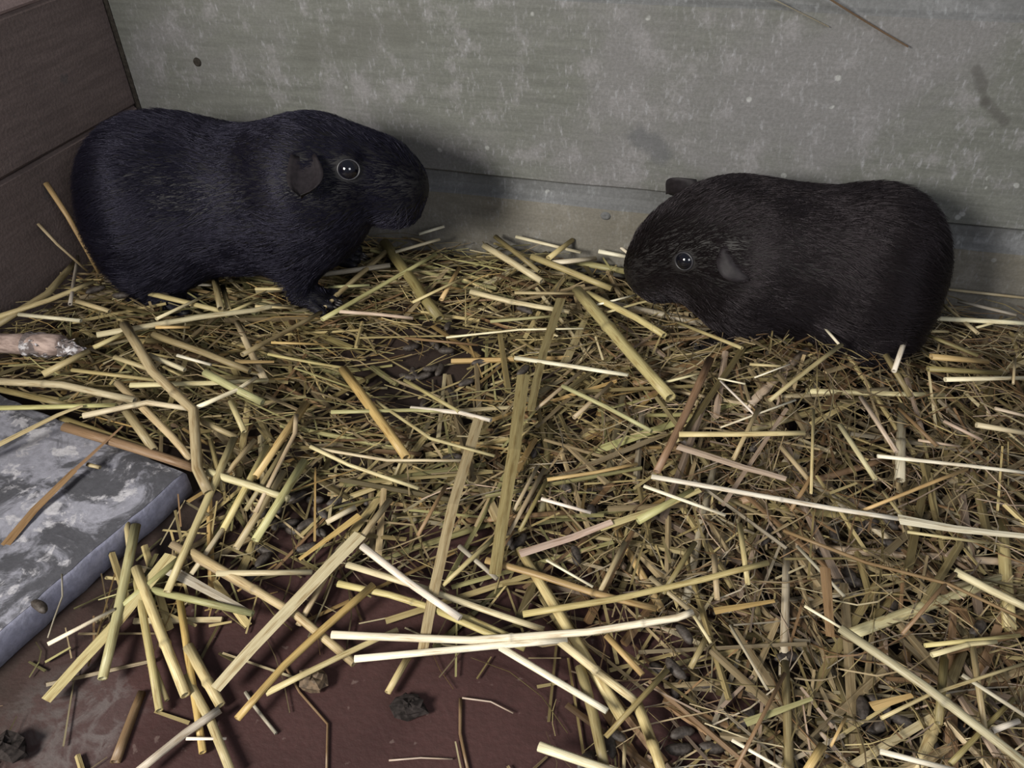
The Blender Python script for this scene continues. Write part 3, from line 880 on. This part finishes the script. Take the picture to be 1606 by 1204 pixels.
# looser stalks between them: the largest stay single, the small chaff is one mass
def taken(x, y, m=.002):
    """ground under the slab or inside an animal's feet stays clear"""
    d = np.array([x, y, 0])-np.array([sA[0], sA[1], 0]); a, b = d@e1, d@e2
    return a > -m and b > -m
def weight(x, y):
    h, d = litter(x, y)
    return d**1.5
CX = [('Y', 20), ('G', 13), ('T', 22), ('K', 24), ('P', 8), ('O', 6), ('B', 7)]; CR_ = [('T', 30), ('B', 22), ('N', 9), ('Y', 12), ('K', 13), ('P', 7), ('S', 7)]
def colour_at(x, q):
    t = min(1, max(0, (x-.36)/.14)); tab = CR_ if q.random() < t else CX
    return q.choices([c for c, _ in tab], [k for _, k in tab])[0]
def random_path(q, lo, hi, zlo, zhi, tilt, pts=2, curl=0.0, pw=1.0):
    while True:
        x = q.uniform(.01, .80); y = q.uniform(-.47, -.006); px, py = to_px((x, y, .01))
        if not (-160 < px < 1760 and 300 < py < 1330): continue
        if q.random() > weight(x, y)**pw: continue
        L = q.uniform(lo, hi)
        left = x < .30 and y > -.26
        a = q.gauss(.05, .5) if left else q.uniform(0, math.pi)
        if q.random() < .3: a = q.uniform(0, math.pi)
        d = np.array([math.cos(a), math.sin(a), 0])
        A = np.array([x, y, 0])-d*L/2; Bp = A+d*L
        mg = .022 if lo >= .05 else .006
        if any(taken(*(A+(Bp-A)*t)[:2], mg) for t in (.15, .33, .5, .67, .85)): continue
        if taken(A[0], A[1]) or taken(Bp[0], Bp[1]) or taken(x, y): continue
        if min(A[0], Bp[0]) < .006 or max(A[1], Bp[1]) > -.004: continue
        ha, hb = litter(A[0], A[1])[0], litter(Bp[0], Bp[1])[0]
        u = q.uniform(zlo, zhi)
        A[2] = max(.0015, ha*min(1, max(.03, u+q.uniform(-tilt, tilt)))); Bp[2] = max(.0015, hb*min(1.05, max(.03, u+q.uniform(-tilt, tilt))))
        if pts == 2: return [A, Bp]
        side_ = np.array([-d[1], d[0], 0]); c1 = q.uniform(-curl, curl)*L
        return [A+(Bp-A)*t+side_*c1*math.sin(math.pi*t)+np.array([0, 0, abs(c1)*.3*math.sin(math.pi*t)*q.uniform(0, 1)]) for t in np.linspace(0, 1, pts)]
q = random.Random(55)
for i in range(68):
    P = random_path(q, .05, .12, .45, .9, .15, pw=2.2); c = colour_at(P[0][0], q)
    add_straw(P, q.uniform(.0017, .0029), c, q.random() < .35, [q.uniform(.3, .7)] if q.random() < .3 else [], None, 2000+i)
class Mass:
    def __init__(s): s.v, s.f, s.u, s.c, s.n = [], [], [], [], 0
    def add(s, v, f, uv, col):
        v = np.asarray(v); s.v.append(v); s.f += [tuple(i+s.n for i in t) for t in f]; s.u.append(np.asarray(uv)); s.c.append(np.broadcast_to(col, (len(v), 3))); s.n += len(v)
    def build(s, name, mat): return mesh_obj(name, np.concatenate(s.v), s.f, mat, uv=np.concatenate(s.u), col=np.concatenate(s.c), smooth=False)
def tinted(c, q): return np.array(TINT[c])*np.array([1, .96, .9])*q.choice([.35, .5, .6, .75, .95])*q.uniform(.85, 1.1)
m1 = Mass()
for i in range(1350):                                        # broken stalks
    P = random_path(q, .025, .085, .05, .90, .2); c = colour_at(P[0][0], q); r = q.uniform(.0009, .0023)
    v, f, uv = tube_geo(P, [r, r*.9], 5 if q.random() < .6 else 4, False, q.choice([.2, .3, .7, .8]), phase=q.random()*.5); m1.add(v, f, uv, tinted(c, q))
for i in range(3300):                                        # chopped chaff
    P = random_path(q, .010, .050, .0, .97, .25, pw=.8); c = colour_at(P[0][0], q); r = q.uniform(.0004, .0010)
    v, f, uv = tube_geo(P, [r, r*.8], 3, False, .6, phase=q.random()); m1.add(v, f, uv, tinted(c, q))
for i in range(4600):                                        # hair-thin hay
    P = random_path(q, .015, .060, .1, 1.12, .3, 4, .22, pw=.8); x = P[0][0]
    if x < .42 and q.random() < .55: continue
    c = colour_at(x+.05, q); r = q.uniform(.00016, .00042)
    v, f, uv = tube_geo(P, [r, r, r, r*.6], 3); m1.add(v, f, uv, tinted(c, q))
o = tag(m1.build('straw_chaff', M_straw), 'matted small straw chaff and hay covering the hutch floor', 'chaff'); o['kind'] = 'stuff'

# ------------------------------------------------------------------ droppings
def dropping_mesh(L, r, seed):
    q = random.Random(seed); t = np.linspace(0, 1, 8); rad = r*np.sqrt(np.clip(1-(2*t-1)**2*.97, .02, 1))**.8; b = q.uniform(-.12, .12)*L
    path = np.stack([(t-.5)*L, b*np.sin(math.pi*t), 0*t], -1)
    v, f, uv = tube_geo(path, rad, 8, False, .9); return v, f
PROTO = []
for i in range(5):
    v, f = dropping_mesh(.0105+.0012*(i % 3), .0024+.0002*(i % 2), i); me = bpy.data.meshes.new('dropping'); me.from_pydata([V(a) for a in v], [], f)
    me.polygons.foreach_set('use_smooth', np.ones(len(me.polygons), bool)); me.materials.append(M_drop); PROTO.append(me)
nd = [0]
def dropping(p, ang, label, tilt=0.0):
    o = bpy.data.objects.new('dropping', PROTO[nd[0] % 5]); nd[0] += 1; o.location = V(p); o.rotation_euler = (0, tilt, ang); link(o)
    return tag(o, label, 'dropping', 'dark pellets dropped among the straw')
DR = [(1072, 995, -.8, 8, 'dark pellet below the jointed white stalk\'s right tip'), (1061, 1047, -.7, 6, 'dark pellet lying lower right of the pellet by the white tip'), (822, 487, -.3, 4, 'glinting dark pellet at the back between the two animals'),
      (700, 549, .3, 4, 'dark pellet in the rear of the central hollow'), (820, 580, 1.2, 6, 'dark pellet touching the olive flattened straw\'s upper end'), (60, 952, -.3, 0, 'single dark pellet lying on the grey slab'),
      (190, 462, .4, 5, 'dark pellet beside the left animal\'s hind foot'), (150, 455, .9, 4, 'dark pellet near the left wall behind the hind foot'), (255, 462, .1, 6, 'dark pellet under the left animal\'s belly')]
for x, y, a, lf, lb in DR:
    P = on_litter(x, y, lf/1000*.6)
    if 'slab' in lb: P = at_z(x, y, ZT+.0026)
    dropping(P, a, lb)
SP = [((460, 810), 18, 60, 'one of the dark pellets scattered right of the slab'), ((1400, 900), 18, 90, 'one of the dark pellets under hay at the lower right'), ((690, 575), 18, 65, 'one of the dark pellets in the central hollow'),
      ((1090, 1110), 10, 100, 'one of the dark pellets at the front right of the floor'), ((1380, 1130), 14, 80, 'one of the dark pellets near the bottom right corner'), ((1090, 640), 12, 50, 'one of the dark pellets in the middle right hollow'), ((860, 800), 12, 70, 'one of the dark pellets at the centre front')]
for (x, y), k, s, lb in SP:
    for i in range(k):
        P = on_litter(x+q.gauss(0, s), y+q.gauss(0, s*.6), 0); h = litter(P[0], P[1])[0]
        P[2] = max(.0026, h*q.uniform(.25, .85)); dropping(P, q.uniform(0, 3.1), lb, q.uniform(-.25, .25))

# ------------------------------------------------------------------ chewed stick, leaf, dirt
def stick():
    A, Bp = on_litter(-70, 536, .008), on_litter(96, 541, .008); Tp = on_litter(133, 549, .005)
    root = tag(empty('chewed_stick', A), 'pinkish peeled stick with a frayed grey end, at the left border', 'stick')
    n = 14; t = np.linspace(0, 1, n); path = np.array([A+(Bp-A)*s for s in t])-A; rad = [.0074*(1+.06*math.sin(9*s)+.04*math.sin(23*s))*(1-.10*s) for s in t]
    v, f, uv = tube_geo(path, rad, 14, False, .9); mesh_obj('shaft', v, f, M_bark, root)
    n = 12; t = np.linspace(0, 1, n); S = Bp+(A-Bp)*.30; path = np.array([S+(Tp-S)*s for s in t])-A
    rad = [.0079*(1-.85*s**2.2)*(1+.10*math.sin(31*s+1)) for s in t]
    v, f, uv = tube_geo(path, rad, 14, False, .9); qq = random.Random(5)
    v = [np.array(a)+np.array([qq.uniform(-1, 1), qq.uniform(-1, 1), qq.uniform(-1, 1)])*.0011*(i//14 > 0) for i, a in enumerate(v)]
    mesh_obj('frayed_end', v, f, M_bark_tip, root, smooth=False)['label'] = 'frayed grey and white chewed end'
    for i in range(16):
        s = qq.uniform(.1, .85); c = path[0]+(path[-1]-path[0])*s+np.array([0, qq.uniform(-.005, .003), .0065*(1-.6*s)]); d = np.array([qq.uniform(.3, 1), qq.uniform(-.5, .5), qq.uniform(-.1, .35)]); d *= qq.uniform(.003, .008)/np.linalg.norm(d)
        sv, sf, _ = tube_geo([c, c+d*.5, c+d], [.0009, .0008, .0003], 4, False, .4); mesh_obj('splinter', sv, sf, M_bark_tip, root, smooth=False)
stick()
def crumpled(name, p, size, mat, label, cat, seed, flat=.5):
    qq = random.Random(seed); nu, nv = 9, 7; v = []
    for j in range(nv+1):
        for i in range(nu):
            th = math.pi*j/nv; ph = 2*math.pi*i/nu; r = size*qq.uniform(.55, 1.1)
            v.append((r*math.sin(th)*math.cos(ph), r*math.sin(th)*math.sin(ph)*.8, max(-size*flat, r*math.cos(th)*flat)))
    f = [(j*nu+i, (j+1)*nu+i, (j+1)*nu+(i+1) % nu, j*nu+(i+1) % nu) for j in range(nv) for i in range(nu)]
    o = mesh_obj(name, v, f, mat, None, p, smooth=False); return tag(o, label, cat)
p = at_z(490, 1066, .004); crumpled('dry_leaf_scrap', p, .0075, M_leaf, 'crumpled brown leaf scrap on the bare red floor', 'leaf', 3)
p = at_z(642, 1108, .003); crumpled('dirt_clump', p, .0085, M_dirt, 'dark clump of dirt with a pale fleck on the red floor', 'dirt', 8, .4)
p = at_z(12, 1172, .004); crumpled('dirt_clump', p, .010, M_dirt, 'black dirt lump at the bottom left of the floor', 'dirt', 9, .5)
# thin loose fibres lying on floor and slab
def fibre(px, lift, r, code, label):
    P = [at_z(x, y, lift) for x, y in px]; o0 = P[0].copy(); v, f, uv, col = stalk_mesh(np.array(P)-o0, r, code, False, (), 1, 5)
    tag(mesh_obj('hay_fibre', v, f, M_straw, None, o0, uv=uv, col=col), label, 'fibre', 'single hay fibres')
fibre([(445, 1040), (470, 1085), (514, 1135), (512, 1212)], .001, .0006, 'B', 'thin brown fibre bent down the red floor right of the leaf scrap')
fibre([(722, 1095), (722, 1150), (735, 1212)], .001, .0008, 'B', 'brown fibre pointing at the viewer on red floor right of the dirt clump')
fibre([(725, 1094), (770, 1100), (805, 1118)], .0016, .0004, 'N', 'hair-thin curved fibre across the red floor\'s right half')
fibre([(610, 1192), (660, 1188), (710, 1190)], .001, .0004, 'N', 'faint level fibre at the front of the red floor')
fibre([(97, 900), (98, 935), (85, 970), (75, 1000)], ZT+.0015, .0004, 'S', 'pale curled hair on the slab edge')
fibre([(385, 1085), (400, 1108), (433, 1150)], .0012, .0009, 'S', 'short grey fibre on the red floor left of the leaf scrap')
fibre([(180, 1195), (205, 1130), (222, 1085)], .0012, .0022, 'B', 'brown straw fragment flat on the red floor below the slab')
# give repeated descriptions a place of their own
by = {}
for o, m, own in RECORDS: by.setdefault(o['label'], []).append((o, m))
def fit(s):
    w_ = s.replace(' guinea pig\'s', ' animal\'s').split()
    return ' '.join(w_)
for lab, L_ in by.items():
    if 2 <= len(L_) <= 3:
        ax = 0 if np.ptp([m[0] for _, m in L_]) > np.ptp([m[1] for _, m in L_])*.8 else 1
        L_.sort(key=lambda t: t[1][ax]); nm = {(0,2): ('left one', 'right one'), (1,2): ('rear one', 'front one'), (0,3): ('leftmost', 'middle one', 'rightmost'), (1,3): ('rearmost', 'middle one', 'frontmost')}[(ax, len(L_))]
        for (o, _), s in zip(L_, nm): o['label'] = lab+', '+s
for o, _, _ in RECORDS:
    if len(o['label'].split()) > 16: o['label'] = o['label'].replace('straw stalk', 'stalk').replace(' the ', ' ')
print('straw things', len(RECORDS), 'unique labels', len({o['label'] for o, _, _ in RECORDS}), 'tris', sum(len(o.data.polygons) for o in bpy.data.objects if o.type == 'MESH'))
